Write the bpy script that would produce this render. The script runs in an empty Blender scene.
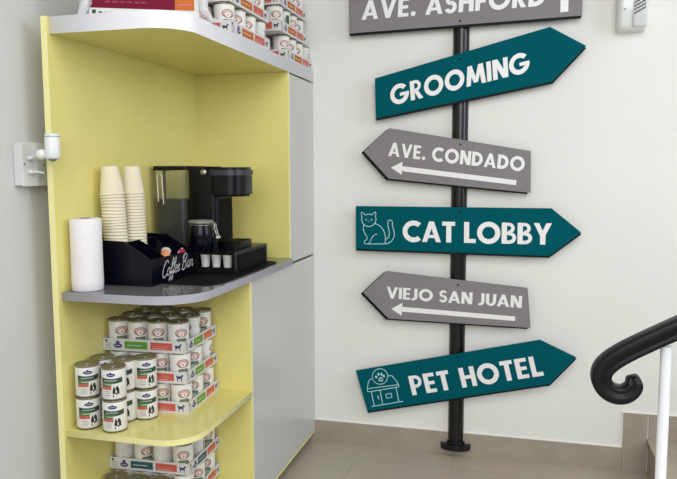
import bpy, bmesh, math, random
from mathutils import Vector, Matrix
random.seed(7)
PI = math.pi
SC = bpy.context.scene
COL = SC.collection

# ------------------------------------------------------------ camera
CF = 694.7; YAW = .2567; PITCH = .0997; ROLL = -.0031
CPOS = Vector((1.4257, -3.232, 1.35))
_F = Vector((-math.sin(YAW)*math.cos(PITCH), math.cos(YAW)*math.cos(PITCH), -math.sin(PITCH)))
_R0 = Vector((math.cos(YAW), math.sin(YAW), 0)); _U0 = _R0.cross(_F)
_R = _R0*math.cos(ROLL)+_U0*math.sin(ROLL); _U = -_R0*math.sin(ROLL)+_U0*math.cos(ROLL)
cd = bpy.data.cameras.new('camera'); cam = bpy.data.objects.new('camera', cd); COL.objects.link(cam)
cd.sensor_fit = 'HORIZONTAL'; cd.sensor_width = 36; cd.lens = CF/677*36; cd.clip_start = .05
cam.matrix_world = Matrix(((_R.x, _U.x, -_F.x, CPOS.x), (_R.y, _U.y, -_F.y, CPOS.y), (_R.z, _U.z, -_F.z, CPOS.z), (0, 0, 0, 1)))
SC.camera = cam

def at(u, v, ax, val):                      # measured point on a real plane of the room
    d = _F*CF+_R*(u-338.5)-_U*(v-239.5)
    i = 'xyz'.index(ax); t = (val-CPOS[i])/d[i]
    return CPOS+d*t

# ------------------------------------------------------------ light
w = bpy.data.worlds.new('world'); SC.world = w; w.use_nodes = True
w.node_tree.nodes['Background'].inputs[0].default_value = (.97, .98, 1, 1)
w.node_tree.nodes['Background'].inputs[1].default_value = .20
def area(name, loc, target, sx, sy, power, col):
    l = bpy.data.lights.new(name, 'AREA'); l.shape = 'RECTANGLE'; l.size = sx; l.size_y = sy; l.energy = power; l.color = col
    o = bpy.data.objects.new(name, l); COL.objects.link(o); o.location = loc
    o.rotation_euler = (Vector(target)-Vector(loc)).to_track_quat('-Z', 'Y').to_euler()
    return o
area('window_daylight', (2.3, -6.2, 2.6), (.9, 0, .9), 3.2, 2.6, 138, (.95, .98, 1))
area('stair_window_daylight', (4.6, -1.6, 2.2), (1.2, -.4, 1.0), 1.8, 2.2, 60, (.84, .92, 1))
area('overhead_fill', (1.9, -2.6, 2.88), (1.9, -2.3, 0), 2.2, 1.8, 38, (1, .975, .93))  # added soft overhead fill, shades the upper bay and lifts the floor
SC.view_settings.view_transform = 'Standard'; SC.view_settings.look = 'None'
SC.view_settings.gamma = 1; SC.view_settings.use_curve_mapping = False
SC.view_settings.exposure = 0.0

# ------------------------------------------------------------ materials
def lin(c):
    return tuple(((x/255)/12.92 if x/255 <= .04045 else ((x/255+.055)/1.055)**2.4) for x in c)
MATS = {}
def mat(name, c, rough=.5, metal=0, spec=.5, noise=0, nscale=40, bump=0, bscale=200, trans=0, alpha=1, coat=0, emit=0):
    if name in MATS: return MATS[name]
    m = bpy.data.materials.new(name); m.use_nodes = True; nt = m.node_tree; b = nt.nodes['Principled BSDF']
    c = lin(c); b.inputs['Base Color'].default_value = (*c, 1)
    b.inputs['Roughness'].default_value = rough; b.inputs['Metallic'].default_value = metal
    b.inputs['Specular IOR Level'].default_value = spec
    b.inputs['Transmission Weight'].default_value = trans; b.inputs['Alpha'].default_value = alpha
    b.inputs['Coat Weight'].default_value = coat
    tc = nt.nodes.new('ShaderNodeTexCoord')
    if noise:
        n = nt.nodes.new('ShaderNodeTexNoise'); n.inputs['Scale'].default_value = nscale; n.inputs['Detail'].default_value = 5
        nt.links.new(tc.outputs['Object'], n.inputs['Vector'])
        r = nt.nodes.new('ShaderNodeValToRGB'); e = r.color_ramp.elements
        e[0].position = .3; e[1].position = .7
        e[0].color = (*[x*(1-noise) for x in c], 1); e[1].color = (*[min(1, x*(1+noise)) for x in c], 1)
        nt.links.new(n.outputs['Fac'], r.inputs[0]); nt.links.new(r.outputs[0], b.inputs['Base Color'])
    if bump:
        n2 = nt.nodes.new('ShaderNodeTexNoise'); n2.inputs['Scale'].default_value = bscale
        nt.links.new(tc.outputs['Object'], n2.inputs['Vector'])
        bp = nt.nodes.new('ShaderNodeBump'); bp.inputs['Strength'].default_value = bump; bp.inputs['Distance'].default_value = .002
        nt.links.new(n2.outputs['Fac'], bp.inputs['Height']); nt.links.new(bp.outputs[0], b.inputs['Normal'])
    MATS[name] = m
    return m
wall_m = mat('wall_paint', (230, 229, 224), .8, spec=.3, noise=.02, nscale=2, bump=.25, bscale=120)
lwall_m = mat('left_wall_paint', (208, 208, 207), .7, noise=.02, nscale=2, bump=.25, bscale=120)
skirt_m = mat('skirting_tile', (158, 149, 135), .5, noise=.08, nscale=9)
grout_m = mat('grout', (166, 158, 144), .8)
caulk_m = mat('caulk', (238, 236, 228), .6)
yel_m = mat('yellow_laminate', (226, 216, 134), .14, spec=.4, noise=.02, nscale=3)
yedge_m = mat('yellow_edge_band', (240, 234, 166), .35)
wht_m = mat('white_laminate', (236, 236, 242), .3)
door_m = mat('white_door_laminate', (199, 199, 196), .25, noise=.01, nscale=3)
grey_m = mat('grey_worktop', (112, 112, 116), .13, noise=.08, nscale=60)
gedge_m = mat('grey_worktop_edge', (172, 170, 180), .35)
dark_m = mat('dark_gap', (45, 43, 42), .8)
teal_m = mat('teal_sign', (0, 85, 95), .8, spec=.05, noise=.03, nscale=6)
sgrey_m = mat('grey_sign', (133, 129, 131), .8, spec=.1, noise=.02, nscale=6)
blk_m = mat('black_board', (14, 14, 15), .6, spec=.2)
letter_m = mat('white_vinyl', (236, 234, 234), .5)
line_m = mat('pale_line_vinyl', (176, 216, 220), .5)
pole_m = mat('black_pole_metal', (22, 20, 21), .24, metal=.3, spec=.6)
rail_m = mat('black_rail_rubber', (10, 11, 14), .4, spec=.3, bump=.1, bscale=300)
post_m = mat('white_post_paint', (236, 238, 242), .3)
paper_m = mat('white_paper', (232, 228, 230), .85, bump=.5, bscale=90)
cup_m = mat('cream_paper_cup', (232, 224, 200), .6)
plas_m = mat('black_plastic', (8, 9, 12), .3, spec=.25)
plas2_m = mat('matt_black_plastic', (8, 8, 10), .7, spec=.15)
navy_m = mat('black_blue_acrylic', (7, 9, 20), .2, spec=.25)
head_m = mat('graphite_plastic', (46, 44, 52), .35)
tank_m = mat('smoked_clear_plastic', (200, 205, 200), .1, trans=.92, spec=.5)
water_m = mat('dark_tank_back', (16, 21, 19), .2)
chrome_m = mat('brushed_metal', (190, 188, 182), .25, metal=.9)
lid_m = mat('can_lid_metal', (150, 143, 108), .4, metal=.6)  # yellow reflected from the shelf unit is mixed into the lid colour
rim_m = mat('can_rim_metal', (120, 116, 108), .3, metal=.8)
can_m = mat('can_label_white', (226, 224, 219), .4)
green_m = mat('label_dark_green', (44, 70, 54), .45)
lgreen_m = mat('label_green', (86, 118, 66), .45)
bgreen_m = mat('label_bright_green', (92, 150, 50), .45)
red_m = mat('label_red', (198, 88, 78), .45)
salmon_m = mat('label_salmon', (222, 120, 100), .45)
blue_m = mat('label_blue', (52, 58, 120), .45)
ink_m = mat('label_black', (34, 32, 34), .5)
gtext_m = mat('label_grey_text', (160, 158, 156), .5)
brown_m = mat('label_brown', (150, 108, 98), .5)
olive_m = mat('label_olive', (104, 118, 92), .5)
teal2_m = mat('label_teal', (40, 86, 96), .5)
card_m = mat('white_card', (214, 212, 210), .6)
maroon_m = mat('maroon_print', (112, 10, 42), .6, spec=.15)
orange_m = mat('orange_print', (190, 104, 40), .6, spec=.2)
film_m = mat('clear_film', (240, 242, 242), .15, trans=.3, alpha=.6)
plate_m = mat('white_plate_plastic', (212, 214, 214), .35)
dev_m = mat('white_gloss_plastic', (225, 228, 226), .22)
lens_m = mat('lens_grey', (120, 124, 128), .15)
pod_m = mat('white_pod', (214, 212, 210), .4)
orange2_m = mat('creamer_orange', (225, 150, 105), .5)
pink_m = mat('sachet_pink', (200, 70, 90), .5)

def floor_material():
    m = bpy.data.materials.new('floor_tile'); m.use_nodes = True; nt = m.node_tree; b = nt.nodes['Principled BSDF']
    tc = nt.nodes.new('ShaderNodeTexCoord'); br = nt.nodes.new('ShaderNodeTexBrick')
    mp = nt.nodes.new('ShaderNodeMapping'); mp.inputs['Location'].default_value = (.2, .17, 0)
    nt.links.new(tc.outputs['Object'], mp.inputs[0]); nt.links.new(mp.outputs[0], br.inputs['Vector'])
    br.offset = .5; br.inputs['Scale'].default_value = 1; br.inputs['Brick Width'].default_value = .9; br.inputs['Row Height'].default_value = .3
    br.inputs['Mortar Size'].default_value = .0025
    br.inputs['Color1'].default_value = (*lin((176, 164, 142)), 1); br.inputs['Color2'].default_value = (*lin((172, 160, 139)), 1)
    br.inputs['Mortar'].default_value = (*lin((156, 146, 128)), 1)
    n = nt.nodes.new('ShaderNodeTexNoise'); n.inputs['Scale'].default_value = 5; n.inputs['Detail'].default_value = 6
    nt.links.new(tc.outputs['Object'], n.inputs['Vector'])
    mx = nt.nodes.new('ShaderNodeMix'); mx.data_type = 'RGBA'; mx.blend_type = 'MULTIPLY'; mx.inputs[0].default_value = .25
    nt.links.new(br.outputs['Color'], mx.inputs[6]); nt.links.new(n.outputs['Color'], mx.inputs[7])
    hs = nt.nodes.new('ShaderNodeHueSaturation'); hs.inputs['Saturation'].default_value = .8; hs.inputs['Value'].default_value = 1.12
    nt.links.new(mx.outputs[2], hs.inputs['Color'])
    nt.links.new(hs.outputs[0], b.inputs['Base Color']); b.inputs['Roughness'].default_value = .5
    return m
floor_m = floor_material()

# ------------------------------------------------------------ mesh helpers
class MB:
    def __init__(s): s.v = []; s.f = []; s.m = []; s.sm = []; s.mats = []
    def mi(s, m):
        if m not in s.mats: s.mats.append(m)
        return s.mats.index(m)
    def add(s, vs, fs, m, smooth=False):
        k = len(s.v); s.v += [tuple(v) for v in vs]; i = s.mi(m)
        for f in fs: s.f.append(tuple(j+k for j in f)); s.m.append(i); s.sm.append(smooth)
        return s
    def box(s, x0, x1, y0, y1, z0, z1, m, b=0):
        if b <= 0:
            vs = [(x, y, z) for x in (x0, x1) for y in (y0, y1) for z in (z0, z1)]
            return s.add(vs, [(0, 1, 3, 2), (4, 6, 7, 5), (0, 4, 5, 1), (2, 3, 7, 6), (0, 2, 6, 4), (1, 5, 7, 3)], m)
        bm = bmesh.new(); bmesh.ops.create_cube(bm, size=1)
        for v in bm.verts: v.co = Vector(((x0+x1)/2+v.co.x*(x1-x0), (y0+y1)/2+v.co.y*(y1-y0), (z0+z1)/2+v.co.z*(z1-z0)))
        bmesh.ops.bevel(bm, geom=list(bm.edges), offset=b, segments=2, affect='EDGES', profile=.5)
        bm.verts.index_update(); s.add([v.co[:] for v in bm.verts], [[v.index for v in f.verts] for f in bm.faces], m, False); bm.free(); return s
    def prism(s, pts, z0, z1, m, msides=None, mbot=None, smooth=False):
        n = len(pts)
        vs = [(p[0], p[1], z0) for p in pts]+[(p[0], p[1], z1) for p in pts]
        s.add(vs, [tuple(range(n, 2*n))], m); s.add(vs, [tuple(range(n-1, -1, -1))], mbot or m)
        s.add(vs, [(i, (i+1) % n, n+(i+1) % n, n+i) for i in range(n)], msides or m, smooth); return s
    def prism_y(s, pts, y0, y1, m, mside=None):          # outline in x,z, thickness along y
        n = len(pts); vs = [(p[0], y0, p[1]) for p in pts]+[(p[0], y1, p[1]) for p in pts]
        s.add(vs, [tuple(range(n)), tuple(range(2*n-1, n-1, -1))], m)
        s.add(vs, [(i, n+i, n+(i+1) % n, (i+1) % n) for i in range(n)], mside or m); return s
    def lathe(s, prof, m, c=(0, 0, 0), n=32, smooth=True, cap0=False, cap1=False, axis='z'):
        vs = []
        for r, z in prof:
            for k in range(n):
                a = 2*PI*k/n; p = (r*math.cos(a), r*math.sin(a), z)
                if axis == 'x': p = (p[2], p[0], p[1])
                if axis == 'y': p = (p[0], p[2], p[1])
                vs.append((p[0]+c[0], p[1]+c[1], p[2]+c[2]))
        fs = [(i*n+k, i*n+(k+1) % n, (i+1)*n+(k+1) % n, (i+1)*n+k) for i in range(len(prof)-1) for k in range(n)]
        s.add(vs, fs, m, smooth)
        if cap0: s.add(vs[:n], [tuple(range(n-1, -1, -1))], m)
        if cap1: s.add(vs[-n:], [tuple(range(n))], m)
        return s
    def tube(s, pts, r, m, n=10, cap=True):
        pts = [Vector(p) for p in pts]; rings = []; up = Vector((0, 0, 1)); prev = None
        for i, p in enumerate(pts):
            t = (pts[min(i+1, len(pts)-1)]-pts[max(i-1, 0)]).normalized()
            if prev is None: a = t.cross(up); a = t.cross(Vector((0, 1, 0))) if a.length < .1 else a
            else: a = prev-t*prev.dot(t)
            a.normalize(); prev = a; b = t.cross(a)
            rr = r[i] if isinstance(r, (list, tuple)) else r
            rings += [p+(a*math.cos(2*PI*k/n)+b*math.sin(2*PI*k/n))*rr for k in range(n)]
        s.add(rings, [(i*n+k, i*n+(k+1) % n, (i+1)*n+(k+1) % n, (i+1)*n+k) for i in range(len(pts)-1) for k in range(n)], m, True)
        if cap: s.add(rings[:n], [tuple(range(n-1, -1, -1))], m); s.add(rings[-n:], [tuple(range(n))], m)
        return s
    def patch(s, r, a0, a1, zlo, zhi, m, n=10):           # label print on a cylinder; zlo/zhi numbers or functions of t in 0..1
        vs = []; L = zlo if callable(zlo) else (lambda t: zlo); H = zhi if callable(zhi) else (lambda t: zhi)
        for k in range(n+1):
            t = k/n; a = a0+(a1-a0)*t
            vs += [(r*math.cos(a), r*math.sin(a), L(t)), (r*math.cos(a), r*math.sin(a), H(t))]
        return s.add(vs, [(2*k, 2*k+2, 2*k+3, 2*k+1) for k in range(n)], m, True)
    def mesh(s, name):
        me = bpy.data.meshes.new(name); me.from_pydata(s.v, [], s.f)
        for m in s.mats: me.materials.append(m)
        me.polygons.foreach_set('material_index', s.m); me.polygons.foreach_set('use_smooth', s.sm)
        me.update(); return me
    def build(s, name, parent=None, loc=None, fix=True):
        me = s.mesh(name)
        if fix:
            bm = bmesh.new(); bm.from_mesh(me); bmesh.ops.recalc_face_normals(bm, faces=bm.faces); bm.to_mesh(me); bm.free()
        o = bpy.data.objects.new(name, me); COL.objects.link(o)
        if parent: o.parent = parent
        if loc: o.location = loc
        return o
def thing(name, label, cat, loc=(0, 0, 0), group=None, rz=0):
    o = bpy.data.objects.new(name, None); COL.objects.link(o); o.location = loc; o.rotation_euler = (0, 0, rz)
    o.empty_display_size = .05; o['label'] = label; o['category'] = cat
    if group: o['group'] = group
    return o
def tag(o, label, cat, group=None):
    o['label'] = label; o['category'] = cat
    if group: o['group'] = group
    return o
def struct(o): o['kind'] = 'structure'; return o
def dup(root, label=None, loc=None, rz=None, group=None):
    r = root.copy(); COL.objects.link(r)
    if loc: r.location = loc
    if rz is not None: r.rotation_euler = (0, 0, rz)
    if label: r['label'] = label
    if group: r['group'] = group
    for ch in root.children:
        c = ch.copy(); COL.objects.link(c); c.parent = r
        for g in ch.children:
            d = g.copy(); COL.objects.link(d); d.parent = c
    return r

# ------------------------------------------------------------ the room
struct(MB().box(-.15, 5.2, -7, .12, -.1, 0, floor_m).build('floor'))
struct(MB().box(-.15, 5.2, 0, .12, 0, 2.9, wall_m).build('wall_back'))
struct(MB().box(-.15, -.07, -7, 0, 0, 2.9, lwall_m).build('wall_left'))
b = MB(); b.box(.40, 1.888, -.009, 0, 0, .109, skirt_m)
for x in (.79, 1.24, 1.69): b.box(x-.0012, x+.0012, -.0094, -.008, 0, .109, grout_m)
b.box(.40, 1.888, -.006, 0, .109, .113, caulk_m)
struct(b.build('baseboard_back'))
# staircase: first steps climb to the right along the back wall
RX = 1.997; RUN = .27; RISE = .157
b = MB()
for k in range(5):
    b.box(RX+k*RUN, RX+5*RUN+.4, -1.42, 0, k*RISE+.0001*k, (k+1)*RISE-.012, skirt_m)
    b.box(RX+k*RUN-.006, RX+5*RUN+.4, -1.425, 0, (k+1)*RISE-.012, (k+1)*RISE, floor_m)
struct(b.build('stairs'))
b = MB()
b.box(1.889, RX-.007, -.009, 0, 0, .2715, skirt_m)
for k in range(1, 5):
    b.box(1.889+(k-1)*RUN+(.108 if k == 1 else .108), 1.889+k*RUN+.108-.007, -.009, 0, k*RISE+.0005, .2715+(k-1)*RISE, skirt_m)
b.box(1.889, RX-.007, -.0096, -.0085, .1565, .1585, grout_m)
b.box(1.889, 2.26, -.006, 0, .2715, .2755, caulk_m); b.box(1.884, 1.889, -.006, 0, .113, .2755, caulk_m)
struct(b.build('trim_1'))

# ------------------------------------------------------------ cabinetry
W = .454; YN = -1.355
def outline(x0, x1, y0, y1, r, n=14):        # rounded at the corner (x1, y0)
    pts = [(x0, y1), (x0, y0)]
    for k in range(n+1):
        a = -PI/2+PI/2*k/n; pts.append((x1-r+r*math.cos(a), y0+r+r*math.sin(a)))
    return pts+[(x1, y1)]
def inset(p, d): return p
unit = thing('corner_shelf_unit', 'tall open yellow corner shelf unit with rounded shelves and white top edge', 'shelf')
MB().box(0.001, .022, -1.364, -.3525, 0, 1.818, yel_m).box(.0012, .0219, -1.3655, -1.364, 0, 1.818, yedge_m).build('side_panel', unit)
MB().box(.022, W-.001, -.371, -.3525, .9672, 1.7660, yel_m).box(W-.001, W, -.371, -.3525, .9672, 1.766, yedge_m).build('back_panel', unit)
MB().box(.022, W-.001, -.836, -.8175, .02, .9392, yel_m).box(W-.001, W, -.836, -.8175, .02, .9392, yedge_m).build('back_panel', unit)
def board(pts, z0, z1, mt, ms, mb=None):
    return MB().prism(pts, z0, z1, mt, ms, mb, smooth=True)
board(outline(.022, W+.003, YN, -.0005, .12), 1.7665, 1.818, wht_m, wht_m, yel_m).build('top_board', unit)
board(outline(.022, W+.003, YN, -.8365, .115), .4955, .5147, yel_m, yedge_m).build('shelf', unit)
board(outline(.022, W-.002, YN, -.8365, .115), .056, .075, yel_m, yedge_m).build('bottom_board', unit)
MB().box(.022, W-.06, YN+.06, -.8365, 0, .056, dark_m).build('plinth', unit)
ct = board(outline(.022, W+.014, YN+.006, -.3725, .15), .9394, .9666, grey_m, gedge_m).build('countertop')
tag(ct, 'dark grey rounded coffee countertop between the yellow shelf bays', 'countertop')
c = thing('wall_cabinet', 'upper white cabinet with flat door above the dark gap line', 'cabinet')
MB().box(.001, .434, -.352, -.001, .9405, 1.7655, dark_m).build('body', c)
MB().box(.435, W, -.351, -.002, .9455, 1.7605, door_m, .0012).build('door', c)
for y0, y1, lab in ((-.817, -.3535, 'wide lower white cabinet beside the yellow lower shelves'), (-.3525, -.001, 'narrow lower white cabinet against the back wall')):
    c = thing('base_cabinet', lab, 'cabinet', group='white base cabinets')
    m = MB().box(.001, .434, y0+.0005, y1, .045, .9390, dark_m).box(.001, .40, y0+.0005, y1, 0, .045, dark_m)
    m.build('body', c)
    MB().box(.435, W, y0+.0008, y1-.0008, .060, .9360, door_m, .0012).build('door', c)
    MB().box(.405, W-.003, y0+.0008, y1-.0008, .0452, .0575, yedge_m).build('bottom_rail', c)

# ------------------------------------------------------------ lettering
T = .235
def R(x0, y0, x1, y1): return [[(x0, y0), (x1, y0), (x1, y1), (x0, y1)]]
def PA(b0, b1, t0, t1, y0=0, y1=1): return [[(b0, y0), (b1, y0), (t1, y1), (t0, y1)]]
def ARC(cx, cy, rx, ry, a0, a1, t=T, n=18, tx=None):
    tx = tx or t; o = []
    for k in range(n):
        q = [math.radians(a0+(a1-a0)*(k+j)/n) for j in (0, 1)]
        o.append([(cx+rx*math.cos(q[0]), cy+ry*math.sin(q[0])), (cx+rx*math.cos(q[1]), cy+ry*math.sin(q[1])),
                  (cx+(rx-tx)*math.cos(q[1]), cy+(ry-t)*math.sin(q[1])), (cx+(rx-tx)*math.cos(q[0]), cy+(ry-t)*math.sin(q[0]))])
    return o
H = .185
GL = {
 'A': (PA(0, .23, .33, .56)+PA(.66, .89, .33, .56)+R(.2, .2, .69, .35), .89),
 'V': (PA(.31, .54, 0, .23)+PA(.31, .54, .62, .85), .85),
 'E': (R(0, 0, T, 1)+R(T, 0, .56, H)+R(T, .415, .52, .585)+R(T, 1-H, .56, 1), .58),
 'F': (R(0, 0, T, 1)+R(T, .4, .50, .57)+R(T, 1-H, .54, 1), .56),
 'L': (R(0, 0, T, 1)+R(T, 0, .54, H+.01), .54),
 'T': (R(.19, 0, .19+T, 1)+R(0, 1-H-.01, .6, 1), .6),
 'I': (R(0, 0, T, 1), T),
 'H': (R(0, 0, T, 1)+R(.52, 0, .52+T, 1)+R(T, .41, .52, .59), .735),
 'N': (R(0, 0, T, 1)+R(.56, 0, .56+T, 1)+PA(.50, .775, 0, .275), .775),
 'M': (PA(0, T, .12, .12+T+.02)+PA(.82, .82+T, .68, .68+T+.02)+PA(.40, .61, .12, .34, .12, 1)+PA(.43, .63, .69, .915, .12, 1), 1.035),
 'O': (ARC(.53, .5, .53, .53, 0, 360, n=40), 1.06),
 'C': (ARC(.53, .5, .53, .53, 48, 312, n=30), .88),
 'G': (ARC(.53, .5, .53, .53, 42, 360, n=34)+R(.54, .38, 1.05, .55), 1.05),
 'D': (R(0, 0, T, 1)+ARC(.30, .5, .5, .5, -90, 90, n=22)+R(T, 0, .31, T)+R(T, 1-T, .31, 1), .81),
 'P': (R(0, 0, T, 1)+ARC(.30, .68, .32, .32, -90, 90, t=.165)+R(T, .36, .31, .525)+R(T, .835, .31, 1), .62),
 'B': (R(0, 0, T, 1)+ARC(.33, .285, .32, .285, -90, 90, t=.165)+ARC(.30, .74, .28, .26, -90, 90, t=.155)+R(T, 0, .34, .165)+R(T, .42, .34, .57)+R(T, .845, .31, 1), .65),
 'R': (R(0, 0, T, 1)+ARC(.30, .70, .30, .30, -90, 90, t=.165)+R(T, .4, .31, .565)+R(T, .835, .31, 1)+PA(.44, .70, .20, .42, 0, .46), .69),
 'S': (ARC(.31, .715, .29, .31, 25, 272, t=.19, tx=.20)+ARC(.30, .30, .31, .32, -158, 92, t=.19, tx=.21), .61),
 'J': (R(.20, .25, .20+T, 1)+ARC(.10, .25, .335, .27, -112, 0, t=.20, tx=T), .46),
 'U': (R(0, .34, T, 1)+R(.5, .34, .5+T, 1)+ARC(.3575, .35, .3575, .36, 180, 360, t=.19, tx=T), .715),
 'Y': (R(.29, 0, .29+T, .44)+PA(.29, .505, 0, .24, .4, 1)+PA(.29, .505, .555, .795, .4, 1), .795),
 '.': (ARC(.13, .12, .13, .13, 0, 360, t=.129, n=14), .26),
 ' ': ([], .30),
}
def text_width(s, sp=.1):
    return sum(GL[c][1]+(sp if c != ' ' else sp) for c in s)-sp
def text_mesh(s, bl, br, tl, mt, off=Vector((0, -.0006, 0)), sp=.1):
    X = (br-bl)/text_width(s, sp); Y = tl-bl; m = MB(); x = 0
    for c in s:
        ps, wd = GL[c]
        for k, p in enumerate(ps):
            o = off*(1+.05*(k % 3))
            m.add([bl+X*(x+q[0])+Y*q[1]+o for q in p], [tuple(range(len(p)))], mt)
        x += wd+sp
    return m
def stroke(m, pts, wd, nrm, mt, closed=False):          # thin printed line lying on a plane
    pts = [Vector(p) for p in pts]
    if closed: pts = pts+[pts[0]]
    for i in range(len(pts)-1):
        d = (pts[i+1]-pts[i])
        if d.length < 1e-6: continue
        d.normalize(); q = d.cross(nrm)*wd/2; e = d*wd*.35
        m.add([pts[i]-e+q, pts[i+1]+e+q, pts[i+1]+e-q, pts[i]-e-q], [(0, 1, 2, 3)], mt)

# ------------------------------------------------------------ sign post
SY = -.049                                               # plane of the sign faces
pole = thing('sign_pole', 'black half-round wall pole with flange foot carrying the signs', 'pole', (1.151, 0, 0))
def halfround(r, d, n=20): return [(-r*math.cos(PI*k/n), -d*math.sin(PI*k/n)) for k in range(n+1)]
MB().prism([(p[0], p[1]-.0005) for p in halfround(.0365, .0345)], .062, 2.35, pole_m, smooth=True).build('shaft', pole)
MB().prism([(p[0], p[1]-.0095) for p in halfround(.071, .045)], .034, .060, pole_m, smooth=True).build('flange', pole)
MB().prism([(p[0]+.001, p[1]-.0095) for p in halfround(.042, .034)], .060, .072, pole_m, smooth=True).build('collar', pole)

def sign(label, px, mt, offx, offz, text, tb, extra=None, sp=.1, ty=1):
    t = thing('direction_sign', label, 'sign', group='direction signs on the black pole')
    P = [at(u, v, 'y', SY) for u, v in px]
    pts = [(p.x, p.z) for p in P]
    cen = Vector((sum(p.x for p in P)/len(P), SY, min(p.z for p in P)))
    t.location = (cen.x, -.042, cen.z)
    def loc(mb, name):
        o = mb.build(name, t); o.data.transform(Matrix.Translation(-Vector(t.location))); return o
    loc(MB().prism_y(pts, SY, SY+.004, mt, blk_m), 'face_panel')
    loc(MB().prism_y([(x+offx, z+offz) for x, z in pts], SY+.0042, SY+.0128, blk_m), 'dark_edge_board')  # black copy of the outline, shifted to show as a dark edge
    loc(text_mesh(text, *[at(u, v, 'y', SY) for u, v in tb], letter_m, sp=sp), 'lettering')
    if extra: extra(loc)
    return t
N = Vector((0, 1, 0)); SO = Vector((0, -.0007, 0))
def arrow_px(head, shaft):
    def f(loc):
        m = MB(); h = [at(*p, 'y', SY)+SO for p in head]; s_ = [at(*p, 'y', SY)+SO for p in shaft]
        m.add(h, [tuple(range(len(h)))], letter_m); m.add(s_, [tuple(range(len(s_)))], letter_m); loc(m, 'arrow')
    return f
def screw(loc, u, v):
    p = at(u, v, 'y', SY); loc(MB().lathe([(.0045, 0), (.0045, -.0015), (.0025, -.002)], blk_m, (p.x, SY, p.z), 12, cap1=True, axis='y'), 'screw')
def ex_ash(loc):
    arrow_px([(551.5, -11), (565, -29), (577.5, -14)], [(560.3, 12.4), (568.3, 11.6), (568.8, -14), (560.8, -13)])(loc); screw(loc, 460, 21)
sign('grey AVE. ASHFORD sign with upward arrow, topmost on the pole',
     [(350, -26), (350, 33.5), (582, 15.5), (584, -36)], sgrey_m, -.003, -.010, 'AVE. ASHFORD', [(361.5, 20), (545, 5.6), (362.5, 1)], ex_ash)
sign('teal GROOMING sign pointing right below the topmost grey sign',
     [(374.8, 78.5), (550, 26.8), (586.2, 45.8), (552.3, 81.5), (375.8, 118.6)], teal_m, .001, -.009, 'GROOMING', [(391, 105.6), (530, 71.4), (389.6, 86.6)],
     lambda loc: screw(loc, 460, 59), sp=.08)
def ex_con(loc):
    arrow_px([(390.8, 167.5), (402.6, 161.8), (401.6, 174.8)], [(402.3, 166.2), (402, 171.2), (516, 185.2), (516.4, 180.2)])(loc); screw(loc, 460.5, 144.5)
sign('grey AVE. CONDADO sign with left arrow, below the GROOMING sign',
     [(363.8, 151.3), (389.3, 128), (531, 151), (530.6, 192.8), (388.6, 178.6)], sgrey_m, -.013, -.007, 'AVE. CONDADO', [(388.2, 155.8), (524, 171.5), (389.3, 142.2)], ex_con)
def px(cx, cy, sc, pts): return [at(cx+x/sc, cy+y/sc, 'y', SY)+SO for x, y in pts]
def ex_cat(loc):
    m = MB(); q = lambda pts, wd=.0036, cl=False: stroke(m, px(350, 190, 6.844, pts), wd, N, line_m, cl)
    q([(82, 180), (76, 160), (82, 151), (92, 158), (106, 172), (118, 166), (134, 165), (150, 171), (164, 156), (174, 151), (178, 160), (174, 180), (179, 200), (172, 226), (155, 243), (130, 251), (104, 243), (87, 226), (79, 204)], cl=True)
    q([(94, 238), (90, 262), (98, 290), (112, 314), (119, 330), (110, 342), (98, 350), (98, 364), (112, 368), (160, 369), (205, 369), (240, 368)])
    q([(128, 366), (140, 350), (150, 326), (166, 308), (185, 302)])
    q([(165, 229), (190, 236), (215, 254), (234, 284), (243, 320), (242, 350), (238, 368)])
    q([(240, 368), (262, 365), (285, 350), (300, 325), (304, 295), (296, 262), (290, 238), (290, 218), (282, 208), (268, 207), (259, 216), (259, 240), (266, 270), (270, 300), (265, 325), (248, 336)])
    q([(108, 203), (114, 203)], .005); q([(144, 203), (150, 203)], .005); q([(126, 214), (132, 214), (129, 219), (126, 214)], .004)
    loc(m, 'cat_icon'); screw(loc, 459.5, 212)
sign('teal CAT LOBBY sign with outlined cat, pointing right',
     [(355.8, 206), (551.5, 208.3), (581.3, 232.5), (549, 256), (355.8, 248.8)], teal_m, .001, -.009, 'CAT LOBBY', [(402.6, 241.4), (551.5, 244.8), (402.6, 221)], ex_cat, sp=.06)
def ex_vie(loc):
    arrow_px([(391.3, 308.8), (402.4, 302.8), (401.6, 315.7)], [(402.2, 306.8), (402, 311.6), (515, 321), (515.2, 316.4)])(loc); screw(loc, 458, 285)
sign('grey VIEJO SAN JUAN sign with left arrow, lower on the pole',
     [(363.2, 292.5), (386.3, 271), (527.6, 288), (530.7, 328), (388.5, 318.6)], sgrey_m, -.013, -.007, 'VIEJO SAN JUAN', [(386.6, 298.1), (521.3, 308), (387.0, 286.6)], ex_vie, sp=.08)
def ex_hot(loc):
    m = MB(); q = lambda pts, wd=.0036, cl=False: stroke(m, px(355, 355, 7.983, pts), wd, N, line_m, cl)
    q([(200+62*math.cos(a), 171+62*math.sin(a)) for a in [2*PI*k/24 for k in range(24)]], cl=True)
    q([(140, 190), (118, 195), (108, 212), (98, 262), (101, 290), (118, 293), (350, 254), (349, 236), (322, 196), (294, 164), (262, 166)])
    q([(100, 268), (349, 236)]); q([(130, 292), (154, 404)]); q([(200, 280), (221, 394)]); q([(328, 260), (350, 372)])
    q([(133, 411), (382, 369)]); q([(246, 313), (289, 305), (295, 337), (253, 346)], cl=True); q([(184, 328), (188, 348)], .005)
    for x, y in ((168, 170), (186, 148), (210, 148), (228, 162)): q([(x, y), (x+3, y+10)], .009)
    q([(205, 178), (190, 198), (200, 208), (220, 204), (218, 190)], .005, True)
    loc(m, 'kennel_icon'); screw(loc, 457.5, 357)
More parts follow.
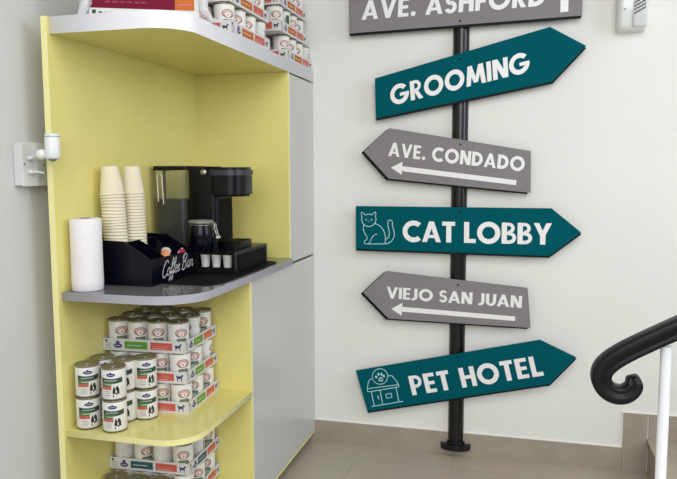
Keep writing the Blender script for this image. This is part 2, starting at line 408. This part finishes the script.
sign('teal PET HOTEL sign with outlined kennel, lowest on the pole',
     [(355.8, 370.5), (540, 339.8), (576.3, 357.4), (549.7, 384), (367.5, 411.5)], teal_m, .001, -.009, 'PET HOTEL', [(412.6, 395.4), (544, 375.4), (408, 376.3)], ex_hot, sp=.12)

# ------------------------------------------------------------ handrail
hr = thing('stair_handrail', 'black scroll-ended stair handrail on white posts at the right', 'handrail', (1.762, -1.5, 0))
cl = [(441, 88), (370, 119), (300, 151), (240, 179), (190, 204), (148, 228), (112, 254), (88, 280), (77, 308), (78, 336), (92, 364), (118, 388), (150, 401), (184, 401), (208, 390), (226, 374), (235, 356), (231, 340)]
path = [at(585+x/4.79, 310+y/4.79, 'y', -1.5) for x, y in cl]
d = (path[0]-path[2]).normalized()
path = [path[0]+d*1.5, path[0]+d*.7]+path
# smooth
for _ in range(2):
    q = [path[0]]
    for i in range(len(path)-1): q += [path[i]*.75+path[i+1]*.25, path[i]*.25+path[i+1]*.75]
    path = q+[path[-1]]
_h = [(.019, .0235), (.0245, .021), (.0262, .016), (.0262, .004), (.0245, -.001), (.0215, -.004), (.0215, -.009), (.0235, -.013), (.0225, -.0185), (.017, -.022)]
prof = [(0, .024)]+_h+[(0, -.0235)]+[(-a, b_) for a, b_ in reversed(_h)]
m = MB(); rings = []; n = len(prof)
for i, p in enumerate(path):
    t = (path[min(i+1, len(path)-1)]-path[max(i-1, 0)]).normalized(); nv = Vector((t.z, 0, -t.x))     # outward (upper) side
    rem = len(path)-1-i; sc = 1 if rem > 34 else .74+.26*rem/34
    rings += [p+Vector((0, a*min(1, sc+.2), 0))+nv*b_*sc for a, b_ in prof]
m.add(rings, [(i*n+k, i*n+(k+1) % n, (i+1)*n+(k+1) % n, (i+1)*n+k) for i in range(len(path)-1) for k in range(n)], rail_m, True)
m.add(rings[:n], [tuple(range(n))], rail_m)
end = rings[-n:]; c0 = sum(end, Vector())/n; tv = (path[-1]-path[-2]).normalized(); cap = [end]
for f, e in ((.92, .006), (.72, .0115), (.38, .0145)): cap.append([c0+(q-c0)*f+tv*e for q in end])
fl = [q for g in cap for q in g]
m.add(fl, [(i*n+k, i*n+(k+1) % n, (i+1)*n+(k+1) % n, (i+1)*n+k) for i in range(3) for k in range(n)], rail_m, True); m.add(cap[-1], [tuple(range(n))], rail_m)
o = m.build('rail', hr); o.data.transform(Matrix.Translation(-Vector(hr.location)))
for dx in (0, .85):
    zt = .938+dx*(path[0].z-path[3].z)/(path[0].x-path[3].x)
    MB().lathe([(.030, 0), (.030, .008), (.0125, .012), (.0125, zt)], post_m, (dx, 0, 0), 24, cap0=True, cap1=True).build('post', hr)

# ------------------------------------------------------------ wall devices
dv = thing('soap_dispenser', 'white rounded dispenser on the back wall, cut by the top of the photo', 'dispenser', (1.858, 0, 1.925))
def rrect(w0, d0, r, n=6):
    pts = []
    for cx, cy, a0 in ((w0/2-r, -d0+r, -PI/2), (w0/2-.001, -.001, 0), (-w0/2+.001, -.001, PI/2), (-w0/2+r, -d0+r, PI)):
        rr = r if cy < -.01 else .001
        pts += [(cx+rr*math.cos(a0+PI/2*k/n), cy+rr*math.sin(a0+PI/2*k/n)) for k in range(n+1)]
    return pts
def loft(m, secs, mt):
    n = len(secs[0][1]); vs = [(x, y, z) for z, ps in secs for x, y in ps]
    m.add(vs, [(i*n+k, i*n+(k+1) % n, (i+1)*n+(k+1) % n, (i+1)*n+k) for i in range(len(secs)-1) for k in range(n)], mt, True)
    m.add(vs[:n], [tuple(range(n-1, -1, -1))], mt); m.add(vs[-n:], [tuple(range(n))], mt); return m
loft(MB(), [(0, rrect(.096, .040, .014)), (.004, rrect(.108, .060, .018)), (.02, rrect(.116, .072, .022)), (.14, rrect(.118, .078, .022)), (.25, rrect(.112, .066, .02)), (.262, rrect(.096, .05, .015))], dev_m).build('housing', dv)
loft(MB(), [(.012, [(x*.45+.026, y*.3-.055) for x, y in rrect(.12, .075, .03)]), (.02, [(x*.52+.026, y*.38-.055) for x, y in rrect(.118, .075, .03)]), (.24, [(x*.5+.026, y*.36-.052) for x, y in rrect(.118, .072, .03)])], plate_m).build('front_cover', dv)
m = MB()
for j in range(7):
    z = .062+j*.0145
    pts = [Vector((.002+i*.0054, -.0845-.0005*0, z+(-1)**i*.0028+i*.003)) for i in range(9)]
    stroke(m, pts, .0034, N, ink_m)
m.build('wave_pattern', dv)
MB().lathe([(.003, 0), (.003, -.002)], ink_m, (-.034, -.077, .083), 12, cap1=True, axis='y').build('indicator_light', dv)

ob = thing('outlet_box', 'white surface outlet box with two plugs on the left wall', 'outlet', (-.07, -1.375, 1.37))
MB().box(.0005, .029, -.052, .075, -.065, .065, plate_m, .003).build('back_box', ob)
MB().box(.0292, .034, -.054, .077, -.067, .067, plate_m, .002).build('cover_plate', ob)
for z in (-.022, .020):
    pl = MB().box(.0342, .051, -.034, -.004, z-.006, z+.006, dev_m, .003).build('plug', ob)
    MB().tube([(.0505, -.012, z), (.062, -.010, z-.002), (.070, -.004, z-.005)], .003, dev_m, 8).build('cord', pl)
for y in (-.045, .045): MB().box(.034, .0348, y-.003, y+.003, -.003, .003, lens_m).build('screw', ob)
ctr = at(52.5, 146.5, 'y', -1.42)
wc = thing('security_camera', 'small white cylindrical camera on a ball mount beside the outlet box', 'camera', (ctr.x, ctr.y, ctr.z-.037))
MB().lathe([(.004, .076), (.019, .075), (.022, .071), (.022, .006), (.020, .0), (.016, .001), (.015, .012), (.004, .014)], dev_m, n=28).lathe([(.0225, .0675), (.0225, .0655)], lens_m, n=28).build('housing', wc)
MB().lathe([(.0145*math.sin(a), .0145*-math.cos(a)) for a in [PI*k/12+.001 for k in range(12)]]+[(.0005, .0145)], lens_m, (.003, -.006, .006), 20).build('lens_ball', wc)
MB().lathe([(.001, -.0455), (.009, -.045), (.0145, -.038), (.0155, -.030), (.0145, -.022), (.009, -.0155), (.001, -.015)], dev_m, (0, -.012, .014), 20, axis='x').tube([(-.044, -.012, .014), (-.06, .004, .012), (-.092, .026, .008)], .006, dev_m, 12).build('mount_arm', wc)

# ------------------------------------------------------------ cans and trays
def dog(t):                                    # heights of a standing dog's outline, head on the right
    return 0
def can_body(kind, r, h):
    m = MB(); m.lathe([(r*.93, 0), (r, .0015), (r, .004), (r*.985, .006), (r*.985, h-.006), (r, h-.004)], rim_m, n=36)
    R1 = r*.993; z0, z1 = .006, h-.006
    m.lathe([(R1-.0003, z0), (R1, z0+.0005), (R1, z1-.0005), (R1-.0003, z1)], can_m, n=36)
    m.add([(0, 0, .0005)], [], rim_m)
    q = R1+.0003; A = lambda s: s/r                # arc length -> angle
    def P(s0, s1, zl, zh, mt, k=1, n=10): m.patch(q+.0002*k, A(s0), A(s1), zl, zh, mt, n)
    def oval(sc_, zc, a, b_, mt, k=1): P(sc_-a, sc_+a, lambda t: zc-b_*math.sqrt(max(0, 1-(2*t-1)**2)), lambda t: zc+b_*math.sqrt(max(0, 1-(2*t-1)**2)), mt, k, 14)
    H_ = h
    if kind == 'stew':
        for c0 in (0, PI*r*.98):
            oval(c0-.002, H_*.80, .0145, .0058, blue_m); oval(c0-.002, H_*.86, .003, .003, blue_m)
            P(c0-.010, c0+.006, H_*.794, H_*.806, can_m, 2)
            P(c0-.036, c0+.036, lambda t: H_*(.56-.03*math.sin(PI*t)), lambda t: H_*(.715-.03*math.sin(PI*t)), green_m)
            P(c0-.024, c0+.016, H_*.612, H_*.64, mat('label_pale_green', (168, 188, 172), .5), 2, 6)
            P(c0-.036, c0+.006, H_*.42, lambda t: H_*(.60-.03*math.sin(PI*t*.6)), lgreen_m, 1)
            P(c0-.022, c0+.0, H_*.50, H_*.515, can_m, 2, 6)
            P(c0-.036, c0-.000, H_*.35, H_*.44, red_m, 1)
            for z in (.28, .22, .16): P(c0-.024, c0-.006, H_*z, H_*(z+.02), gtext_m, 1, 5)
            P(c0+.000, c0+.026, H_*.12, H_*.52, can_m, 2)
            P(c0+.003, c0+.0125, lambda t: H_*.22, lambda t: H_*(.30+.16*math.sin(PI*min(1, t*1.1))), ink_m, 3)
            P(c0+.0105, c0+.024, lambda t: H_*(.20+.03*math.cos(t*9)), lambda t: H_*(.34+.12*math.sin(PI*t)), ink_m, 3)
            P(c0+.012, c0+.0155, H_*.24, H_*.34, can_m, 4, 3)
            P(c0+.004, c0+.007, H_*.12, H_*.20, ink_m, 3, 3)
    elif kind == 'picture':
        for k in range(3):
            c0 = k*2*PI*r/3
            oval(c0, H_*.64, .0225, .0150, brown_m); oval(c0, H_*.60, .010, .0085, can_m, 2); oval(c0, H_*.66, .0185, .0105, mat('label_tan', (196, 168, 158), .5), 1.5); oval(c0, H_*.60, .0095, .0085, can_m, 2)
            oval(c0-.009, H_*.64, .004, .006, ink_m, 3) if k == 1 else None
            oval(c0, H_*.60, .0035, .004, salmon_m, 3)
            P(c0-.017, c0+.017, H_*.33, H_*.46, olive_m, 2)
            P(c0-.009, c0+.009, H_*.355, H_*.37, can_m, 3, 4)
            P(c0-.016, c0+.016, H_*.13, H_*.19, bgreen_m if k != 2 else ink_m, 1)
    else:
        for k in range(2):
            c0 = k*PI*r
            for j in range(9): P(c0-.022, c0+.022-.004*(j % 3), H_*(.2+.07*j), H_*(.215+.07*j), gtext_m, 1, 8)
            P(c0+.032, c0+.050, H_*.2, H_*.8, green_m, 1) if kind == 'side' else None
            P(c0+.026, c0+.03, H_*.3, H_*.7, ink_m, 1, 3)
    return m
def make_can(kind, r, h, name='food_can', tab=True):
    t = thing(name, '', 'can')
    can_body(kind, r, h).build('can_body', t, fix=False)
    lid = MB().lathe([(r, h-.004), (r*1.015, h-.0025), (r*1.01, h), (r*.95, h-.0004), (r*.93, h-.003), (r*.80, h-.003), (r*.76, h-.0022), (r*.4, h-.0022), (.0003, h-.0022)], lid_m, n=36).build('lid', t, fix=False)
    if tab:
        MB().lathe([(.0055, 0), (.0085, 0), (.0085, .0012), (.0055, .0012), (.0055, 0)], chrome_m, (r*.35, 0, h-.0021), 14).box(r*.35-.019, r*.35-.007, -.004, .004, h-.0021, h-.0008, chrome_m).build('pull_tab', lid)
    return t
CR = .0366
proto = {k: make_can(k, CR, .1035) for k in ('picture', 'text', 'side')}
stew = make_can('stew', .0384, .1055)
used = {k: False for k in list(proto)+['stew']}
def place(kind, loc, rz, label, group):
    src = stew if kind == 'stew' else proto[kind]
    if not used[kind]:
        used[kind] = True; src.location = loc; src.rotation_euler = (0, 0, rz); src['label'] = label; src['group'] = group; return src
    return dup(src, label, loc, rz, group)

def dogpoly(m, O, X, Y, s, mt, off):
    P = [(.0, .55), (.05, .72), (.02, .95), (.10, .80), (.16, .70), (.60, .70), (.72, .80), (.76, 1.0), (.84, .92), (1.0, .80), (.96, .70), (.84, .66), (.78, .50), (.78, 0), (.68, 0), (.66, .35), (.35, .35), (.28, .28), (.24, 0), (.14, 0), (.14, .3), (.08, .55)]
    from mathutils.geometry import tessellate_polygon
    v3 = [O+X*(p[0]*s)+Y*(p[1]*s*.9)+off for p in P]
    m.add(v3, [tuple(f) for f in tessellate_polygon([v3])], mt)
def tray_mesh(Lx, Ly, lip, front, scheme):
    """card tray centred on x; near side at y=0, Ly deep; front print on -y side, side print on +x side"""
    m = MB(); t = .002
    m.box(-Lx/2, Lx/2, 0, Ly, 0, t, card_m)
    m.box(-Lx/2, Lx/2, 0, t, t, lip, card_m).box(-Lx/2, Lx/2, Ly-t, Ly, t, lip, card_m)
    m.box(-Lx/2, -Lx/2+t, t, Ly-t, t, lip, card_m).box(Lx/2-t, Lx/2, t, Ly-t, t, lip, card_m)
    c1, c2 = {'green': (bgreen_m, red_m), 'teal': (teal2_m, red_m), 'orange': (orange_m, red_m)}[scheme]
    def face(O, X, L, nrm):
        Y = Vector((0, 0, 1)); of = nrm*.0004
        def rc(a, b, z0, z1, mt, k=1): m.add([O+X*(a*L)+Y*(z0*lip)+of*k, O+X*(b*L)+Y*(z0*lip)+of*k, O+X*(b*L)+Y*(z1*lip)+of*k, O+X*(a*L)+Y*(z1*lip)+of*k], [(0, 1, 2, 3)], mt)
        rc(.03, .055, .7, .88, ink_m)
        for z in (.16, .3, .44, .58): rc(.03, .10, z, z+.06, gtext_m)
        e = [O+X*(L*.185+.016*math.cos(a))+Y*(lip*.42+lip*.2*math.sin(a))+of for a in [2*PI*k/16 for k in range(16)]]
        m.add(e, [tuple(range(16))], blue_m); rc(.165, .205, .62, .82, blue_m); rc(.155, .215, .4, .46, card_m, 2)
        rc(.27, .55, .2, .82, c1); rc(.30, .48, .46, .52, card_m, 2)
        rc(.585, .85, .2, .82, c2); rc(.60, .80, .46, .54, salmon_m, 2); rc(.61, .78, .3, .34, card_m, 2)
        dogpoly(m, O+X*(L*.875)+Y*(lip*.22), X, Y, min(.028, L*.1), blue_m if front else ink_m, of)
    face(Vector((-Lx/2, 0, 0)), Vector((1, 0, 0)), Lx, Vector((0, -1, 0)))
    face(Vector((Lx/2, 0, 0)), Vector((0, 1, 0)), Ly, Vector((1, 0, 0)))
    face(Vector((-Lx/2, Ly, 0)), Vector((0, -1, 0)), Ly, Vector((-1, 0, 0)))
    return m
def tray(loc, rz, Lx, Ly, scheme, label, group, lip=.042, front=True):
    o = tray_mesh(Lx, Ly, lip, front, scheme).build('can_tray', None, loc, fix=False); o.rotation_euler = (0, 0, rz)
    return tag(o, label, 'tray', group)
ORD = ['first', 'second', 'third', 'fourth', 'fifth']
def fill(loc, rz, nx, ny, Lx, Ly, which, where, group, seed, r=CR):
    rnd = random.Random(seed); M = Matrix.Translation(loc) @ Matrix.Rotation(rz, 4, 'Z')
    pxs = (Lx-.008-2*r)/(nx-1); pys = (Ly-.008-2*r)/(ny-1)
    for j in range(ny):
        for i in range(nx):
            if not which(i, j): continue
            p = M @ Vector((-Lx/2+.004+r+i*pxs, .004+r+j*pys, .0022))
            kind = rnd.choice(['picture']*6+['text', 'side']) if not (i == nx-1 and j == 0) else 'picture'
            a = math.radians(rnd.uniform(-68, -42)) if rnd.random() < .8 else rnd.uniform(0, 6.28)
            place(kind, tuple(p), a, 'can in %s, %s row, %s from left' % (where, ORD[j], ORD[i]), group)
LV = ['bottom', 'middle', 'top']
rz1 = .05
L1 = Vector((.183, -1.131, 0))
for k in range(3):
    z = .5150+k*.1061
    off = (.0, .0)
    tray((L1.x-.003*k, L1.y, z), rz1, .306, .280, 'green', '%s white card tray of dog food cans on the middle yellow shelf' % LV[k], 'can trays on the middle shelf')
    fill(Vector((L1.x-.003*k, L1.y, z)), rz1, 4, 3, .306, .280, (lambda i, j: True) if k == 2 else (lambda i, j: j == 0 or i == 3),
         '%s tray on middle shelf' % LV[k], 'cans in the middle shelf trays', 11+k)
L2 = Vector((.180, -1.118, 0))
for k in range(3):
    z = .0752+k*.1078
    tray((L2.x-.004, L2.y, z), .035, .306, .272, 'teal', '%s white card tray of dog food cans on the lowest yellow shelf' % LV[k], 'can trays on the lowest shelf')
    fill(Vector((L2.x-.004, L2.y, z)), .035, 4, 3, .306, .272, lambda i, j: j == 0 or i == 3,
         '%s tray on lowest shelf' % LV[k], 'cans in the lowest shelf trays', 23+k)
# loose stew cans, stacked in pairs
towers = [((.0685, -1.300), 'front left', -48), ((.168, -1.303), 'front centre', -66), ((.0665, -1.212), 'rear left', -40), ((.150, -1.214), 'rear centre', -70), ((.2065, -1.1750), 'right-hand', -50)]
for (x, y), nm, a in towers:
    for k in range(2):
        place('stew', (x+.001*k, y, .5149+k*.1058), math.radians(a+random.uniform(-4, 4)), '%s stew can with green label in the %s loose pair' % (('lower', 'upper')[k], nm), 'loose stew cans on the middle shelf')
for x, y, nm in ((.075, -1.165, 'left'), (.155, -1.168, 'middle'), (.235, -1.160, 'right')):
    for k in range(2):
        place('stew', (x, y, .0752+k*.1058), math.radians(-55), '%s loose can of the %s pair on the lowest yellow shelf' % (('lower', 'upper')[k], nm), 'loose cans on the lowest shelf')
# trays on top of the cabinets
for nm, nm2, x1, y0, Ly, ny, nz in (('nearer stack on the cabinet top', 'nearer cabinet-top stack', .452, -.968, .385, 4, 3), ('stack by the back wall on the cabinet top', 'cabinet-top stack by wall', .452, -.372, .365, 4, 3)):
    for k in range(nz):
        z = 1.8184+k*.108; Lx = .25; sh = -.004*k
        yy = y0-(.07 if (k >= 1 and y0 > -.5) else 0)*(1 if k == 1 else .9)
        tray((x1-Lx/2+sh, yy, z), 0, Lx, Ly, 'orange', '%s white card can tray, %s' % (LV[k], nm), 'can trays on the cabinet top', .044, False)
        fill(Vector((x1-Lx/2+sh, yy, z)), 0, 3, ny, Lx, Ly, lambda i, j: j == 0 or i == 2, '%s tray, %s' % (LV[k], nm2), 'cans in the trays on the cabinet top', 41+k+int(x1*100)+ny)

# wrapped pack at the near end of the top
pk = thing('wrapped_food_pack', 'maroon and orange food pack in clear plastic wrap on the cabinet top', 'package', (.115, -1.285, 1.8185), rz=.42)
m = MB().box(0, .338, 0, .16, 0, .17, card_m, .004); m.box(.0, .262, -.0012, .0005, .036, .17, maroon_m); m.box(.262, .322, -.0012, .0005, .036, .17, orange_m)
for k in range(16): m.box(.03+k*.016, .041+k*.016, -.0008, .0004, .018, .025, gtext_m if k % 3 else ink_m)
m.box(.01, .022, -.0008, .0004, .014, .03, ink_m)
for k in range(6): m.box(.05+k*.022, .066+k*.022, -.002, -.001, .053, .057, mat('maroon_print_text', (150, 50, 76), .6))
for k in range(4): m.box(.27, .315, -.002, -.001, .05+k*.02, .056+k*.02, red_m)
m.build('carton', pk)
MB().tube([(-.035, .01, .004), (-.02, -.004, .02), (-.004, -.006, .05), (-.002, -.006, .10), (-.012, -.003, .17)], [.004, .012, .018, .016, .01], film_m, 10).tube([(-.04, .05, .012), (-.02, .05, .03), (-.012, .05, .09), (-.02, .05, .16)], [.008, .02, .022, .01], film_m, 10).build('plastic_wrap', pk)
MB().tube([(.345, .0, .17), (.350, -.002, .10), (.352, -.002, .04), (.375, .0, .010), (.41, .005, .004)], [.012, .016, .014, .008, .002], film_m, 10).build('plastic_wrap', pk)

# ------------------------------------------------------------ coffee corner
CZ = .9668
roll = thing('paper_towel_roll', 'white paper towel roll standing at the left end of the countertop', 'paper towel', (.0745, -1.285, CZ))
MB().lathe([(.019, .0), (.047, 0), (.0492, .003), (.0500, .03), (.0492, .12), (.0498, .228), (.047, .232), (.019, .232), (.019, 0)], paper_m, n=44).build('paper', roll)
MB().lathe([(.0185, .001), (.0185, .2325), (.0165, .2325), (.0165, .001), (.0185, .001)], mat('cardboard_core', (110, 100, 84), .8), n=28).build('core', roll)

og = thing('coffee_organizer', 'black box with white Coffee Bar script holding cups and creamers', 'organizer', (0, 0, CZ))
OX0, OX1, OY0, OY1 = .030, .252, -1.192, -.900
sp = [(OX0, .002), (OX1, .002), (OX1, .088), (.15, .147), (OX0, .150)]
m = MB(); m.box(OX0, OX1, OY0, OY1, 0, .004, navy_m)
m.prism_y([(x, z+.002) for x, z in sp], OY0, OY0+.005, navy_m); m.prism_y([(x, z+.002) for x, z in sp], OY1-.005, OY1, navy_m)
m.box(OX0, OX0+.005, OY0+.005, OY1-.005, .004, .152, navy_m); m.box(OX1-.005, OX1, OY0+.005, OY1-.005, .004, .090, navy_m)
m.build('case', og)
for y in (-1.075, -.98):
    MB().prism_y([(.135, .005), (OX1-.006, .005), (OX1-.006, .080), (.15, .138), (.135, .139)], y, y+.003, navy_m).build('divider', og)
MB().box(.1305, .1345, OY0+.0055, OY1-.0055, .0045, .142, navy_m).build('divider', og)
# script lettering on the front panel (faces the room)
sl = {
 'C': ([[(.62, .82), (.5, 1.0), (.3, .95), (.08, .6), (.02, .25), (.15, -.02), (.38, -.02), (.6, .2)]], .55),
 'o': ([[(.22, .5), (.08, .38), (.04, .15), (.15, 0), (.3, .05), (.36, .3), (.28, .48), (.22, .5), (.3, .42), (.45, .42)]], .40),
 'f': ([[(0, .1), (.2, .45), (.36, .85), (.3, 1.05), (.2, .9), (.14, .4), (.08, -.25), (.0, -.4), (-.04, -.25), (.1, -.02), (.3, .18)]], .30),
 'e': ([[(.0, .15), (.2, .28), (.3, .42), (.2, .5), (.08, .38), (.06, .12), (.16, 0), (.34, .14)]], .32),
 'B': ([[(.18, .95), (.1, .4), (.05, 0)], [(0, .8), (.2, 1.02), (.5, .98), (.55, .75), (.35, .55), (.2, .52), (.45, .48), (.56, .25), (.42, .02), (.15, -.02), (.0, .1)]], .66),
 'a': ([[(.34, .45), (.16, .48), (.05, .3), (.06, .06), (.18, 0), (.3, .2), (.35, .45), (.32, .12), (.4, .02), (.5, .15)]], .46),
 'r': ([[(.0, .2), (.1, .5), (.14, .42), (.3, .45), (.26, .15), (.32, 0), (.45, .12)]], .4), ' ': ([], .3)}
m = MB(); tw = sum(sl[c][1] for c in 'Coffee Bar')
bl = at(162, 278, 'x', OX1); br = at(192.5, 265.5, 'x', OX1); tl = at(162.5, 262, 'x', OX1)
X = (br-bl)/tw; Y = tl-bl; x = 0
for c in 'Coffee Bar':
    for pl in sl[c][0]:
        P3 = [bl+X*(x+p[0]+.14*p[1])+Y*p[1]+Vector((.0006, 0, -CZ)) for p in pl]
        stroke(m, P3, .0034, Vector((1, 0, 0)), letter_m)
    x += sl[c][1]
m.build('script_lettering', og)

# stacks of upturned cups
def cup_mesh():
    return MB().lathe([(.0385, .001), (.0412, .0), (.0422, .002), (.0412, .0045), (.0395, .005), (.0275, .096), (.0262, .097), (.0255, .094), (.001, .0935)], cup_m, n=32)
cup0 = cup_mesh().build('paper_cup', fix=False)
first = True
for nm, bx, by, lean, leany in (('front left', .0830, -1.128, -.052, 0), ('rear right', .1005, -1.035, -.018, 0)):
    ncup = 29
    for k in range(ncup):
        o = cup0 if first else cup0.copy()
        if not first: COL.objects.link(o)
        first = False
        zz = CZ+.0052+k*.0106
        o.location = (bx+lean*(zz-1.10), by, zz); o.rotation_euler = (0, math.atan(lean), k*.7)
        if k == ncup-1: tag(o, 'cream paper cup, topmost of the %s upside-down stack' % nm, 'cup', 'upturned paper cup stacks')
        else: tag(o, 'cream paper cup nested in the %s upside-down stack' % nm, 'cup', 'nested cups of the %s stack' % nm)
# creamers and sachets
cr0 = None
for k, (x, y, z, rx, ry) in enumerate(((.222, -1.035, .083, .9, .3), (.226, -1.055, .070, 1.2, .1), (.205, -1.01, .088, .6, .6))):
    c_ = MB().lathe([(.0105, 0), (.0145, .016), (.0165, .017), (.0165, .018), (.001, .0185)], orange2_m if k < 2 else pod_m, n=20, cap0=True).build('creamer_cup')
    c_.location = (x, y, CZ+z); c_.rotation_euler = (rx, ry, 0)
    tag(c_, ['peach coffee creamer tub leaning in the organizer', 'peach creamer tub lying lower in the organizer', 'white creamer tub beside the pink sachet'][k], 'creamer')
for k, (x, y, z, a, mt, lb) in enumerate(((.225, -.975, .085, .5, pink_m, 'pink sweetener sachet sticking up in the organizer'), (.230, -.945, .085, -.5, pod_m, 'white sugar sachet sticking up in the organizer'))):
    s_ = MB().box(-.012, .012, -.002, .002, 0, .045, mt, .001).box(-.008, .008, -.0024, .0024, .012, .03, letter_m).build('sugar_sachet')
    s_.location = (x, y, CZ+z-.02); s_.rotation_euler = (.5, a, 1.2); tag(s_, lb, 'sachet')

mt_ = MB(); pts = []
mx0, mx1, my0, my1, r = .258, .452, -1.13, -.50, .045
for cx, cy, a0, rr in ((mx1-r, my0+r*2.6, -PI/2, r), (mx1-r, my1-r, 0, r), (mx0+.01, my1-.01, PI/2, .01), (mx0+.01, my0+.01, PI, .01)):
    pts += [(cx+rr*math.cos(a0+PI/2*k/8), cy+rr*math.sin(a0+PI/2*k/8)*(2.6 if cy == my0+r*2.6 else 1)) for k in range(9)]
tag(mt_.prism(pts, CZ, CZ+.0035, plas2_m).build('drip_mat'), 'flat black mat with rounded corners under the coffee maker', 'mat')

DZ = CZ+.0037
dr = thing('pod_drawer', 'black pod drawer under the coffee maker with three white pods showing', 'drawer', (0, 0, DZ))
m = MB(); dx0, dx1, dy0, dy1, dh = .266, .417, -.888, -.55, .080
m.box(dx0, dx1, dy0+.05, dy1, 0, dh, plas_m, .002)
m.box(dx0, dx1, dy0, dy0+.05, 0, .022, plas_m).box(dx0, dx1, dy0, dy0+.05, .072, dh, plas_m).box(dx0, dx0+.004, dy0, dy0+.05, .022, .072, plas_m).box(dx1-.010, dx1, dy0, dy0+.05, .022, .072, plas_m)
m.box(.05, dx0, -.885, dy1, 0, dh, plas_m)
m.build('case', dr)
MB().box(dx1, dx1+.003, dy0+.03, dy1-.02, .008, dh-.012, plas2_m, .001).build('side_panel', dr)
MB().box(dx0, dx1-.0, dy0-.003, dy0, .0, .018, plas2_m, .001).build('front_lip', dr)
for k, x in enumerate((.291, .335, .380)):
    p = MB().lathe([(.0145, 0), (.0185, .042), (.0195, .043), (.0195, .045), (.001, .0455)], pod_m, n=24, cap0=True).build('coffee_pod', None, (x, dy0+.022, DZ+.0225))
    tag(p, '%s white pod in the open front of the black drawer' % ('left', 'middle', 'right')[k], 'pod', 'pods in the drawer')

MZ = DZ+dh+.0004
mk = thing('coffee_maker', 'black single-serve coffee maker with clear water tank on the left', 'coffee maker', (0, 0, MZ))
def rpoly(x0, x1, y0, y1, r, n=7):
    pts = []
    for cx, cy, a0 in ((x1-r, y0+r, -PI/2), (x1-r, y1-r, 0), (x0+r, y1-r, PI/2), (x0+r, y0+r, PI)):
        pts += [(cx+r*math.cos(a0+PI/2*k/n), cy+r*math.sin(a0+PI/2*k/n)) for k in range(n+1)]
    return pts
ZT = 1.3675-MZ
y0, y1 = -.79, -.62
MB().prism(rpoly(.183, .305, y0, y1, .025), 0, ZT-.012, plas_m, smooth=True).prism(rpoly(.175, .26, y0+.002, y1-.002, .02), ZT-.012, ZT-.002, plas_m, smooth=True).build('body', mk)
MB().prism(rpoly(.245, .402, y0-.004, y1+.004, .06), 1.258-MZ, 1.33-MZ, plas_m, smooth=True).prism(rpoly(.253, .392, y0+.004, y1-.004, .055), 1.250-MZ, 1.258-MZ, plas2_m, smooth=True).build('brew_head', mk)
MB().prism(rpoly(.240, .406, y0-.008, y1+.008, .065), 1.331-MZ, 1.352-MZ, head_m, smooth=True).prism(rpoly(.248, .398, y0, y1, .06), 1.352-MZ, 1.362-MZ, plas_m, smooth=True).build('lid_handle', mk)
MB().lathe([(.001, -.012), (.011, -.012), (.011, .004), (.009, .006), (.001, .006)], chrome_m, (.262, y0-.010, 1.343-MZ), 20, axis='y').build('hinge_knob', mk)
tk = MB(); tx0, tx1 = .038, .176
tk.prism(rpoly(tx0, tx1, y0, y1, .022), .002, ZT-.018, tank_m, smooth=True).build('water_tank', mk)
MB().prism(rpoly(tx0+.01, tx1-.01, y0+.012, y1-.01, .015), .004, 1.24-MZ, water_m, smooth=True).build('tank_filling', mk)
MB().prism(rpoly(tx0-.003, tx1+.012, y0-.004, y1, .02), ZT-.017, ZT, plas_m, smooth=True).build('tank_lid', mk)
MB().tube([(.062, y0-.004, 1.23-MZ), (.060, y0-.006, 1.335-MZ), (.080, y0-.006, 1.335-MZ), (.084, y0-.004, 1.22-MZ)], .0022, cup_m, 8).build('tank_handle', mk)
MB().prism(rpoly(.308, .392, y0+.005, y1-.02, .02), 0, .026, plas_m, smooth=True).box(.318, .384, y0+.015, y1-.03, .026, .028, plas2_m).build('drip_tray', mk)
MB().box(.305, .3065, y0+.03, y1-.03, .03, .19, plas2_m).build('inner_column', mk)

jr = thing('clamp_jar', 'black swing-top jar with metal clamp in front of the coffee maker', 'jar', (.262, -.8395, MZ))
MB().lathe([(.001, 0), (.044, 0), (.047, .004), (.047, .085), (.043, .094), (.043, .100)], navy_m, n=32).build('jar_body', jr)
MB().lathe([(.045, .101), (.047, .103), (.047, .108), (.044, .114), (.001, .116)], mat('jar_lid_glass', (120, 125, 118), .15), n=32).build('lid', jr)
b = MB(); b.lathe([(.0445, .095), (.0455, .0965), (.0445, .098), (.0435, .0965), (.0445, .095)], chrome_m, n=32); b.lathe([(.0475, .104), (.049, .1055), (.0475, .107), (.0465, .1055), (.0475, .104)], chrome_m, n=32)
cl_ = [(.048, -.004, .106), (.058, -.006, .098), (.056, -.006, .085), (.064, -.006, .065), (.070, -.008, .052)]
b.tube(cl_, .0016, chrome_m, 8).tube([(p[0], p[1]+.016, p[2]) for p in cl_], .0016, chrome_m, 8).box(.066, .074, -.012, .012, .046, .054, pod_m, .001)
b.build('wire_clamp', jr)
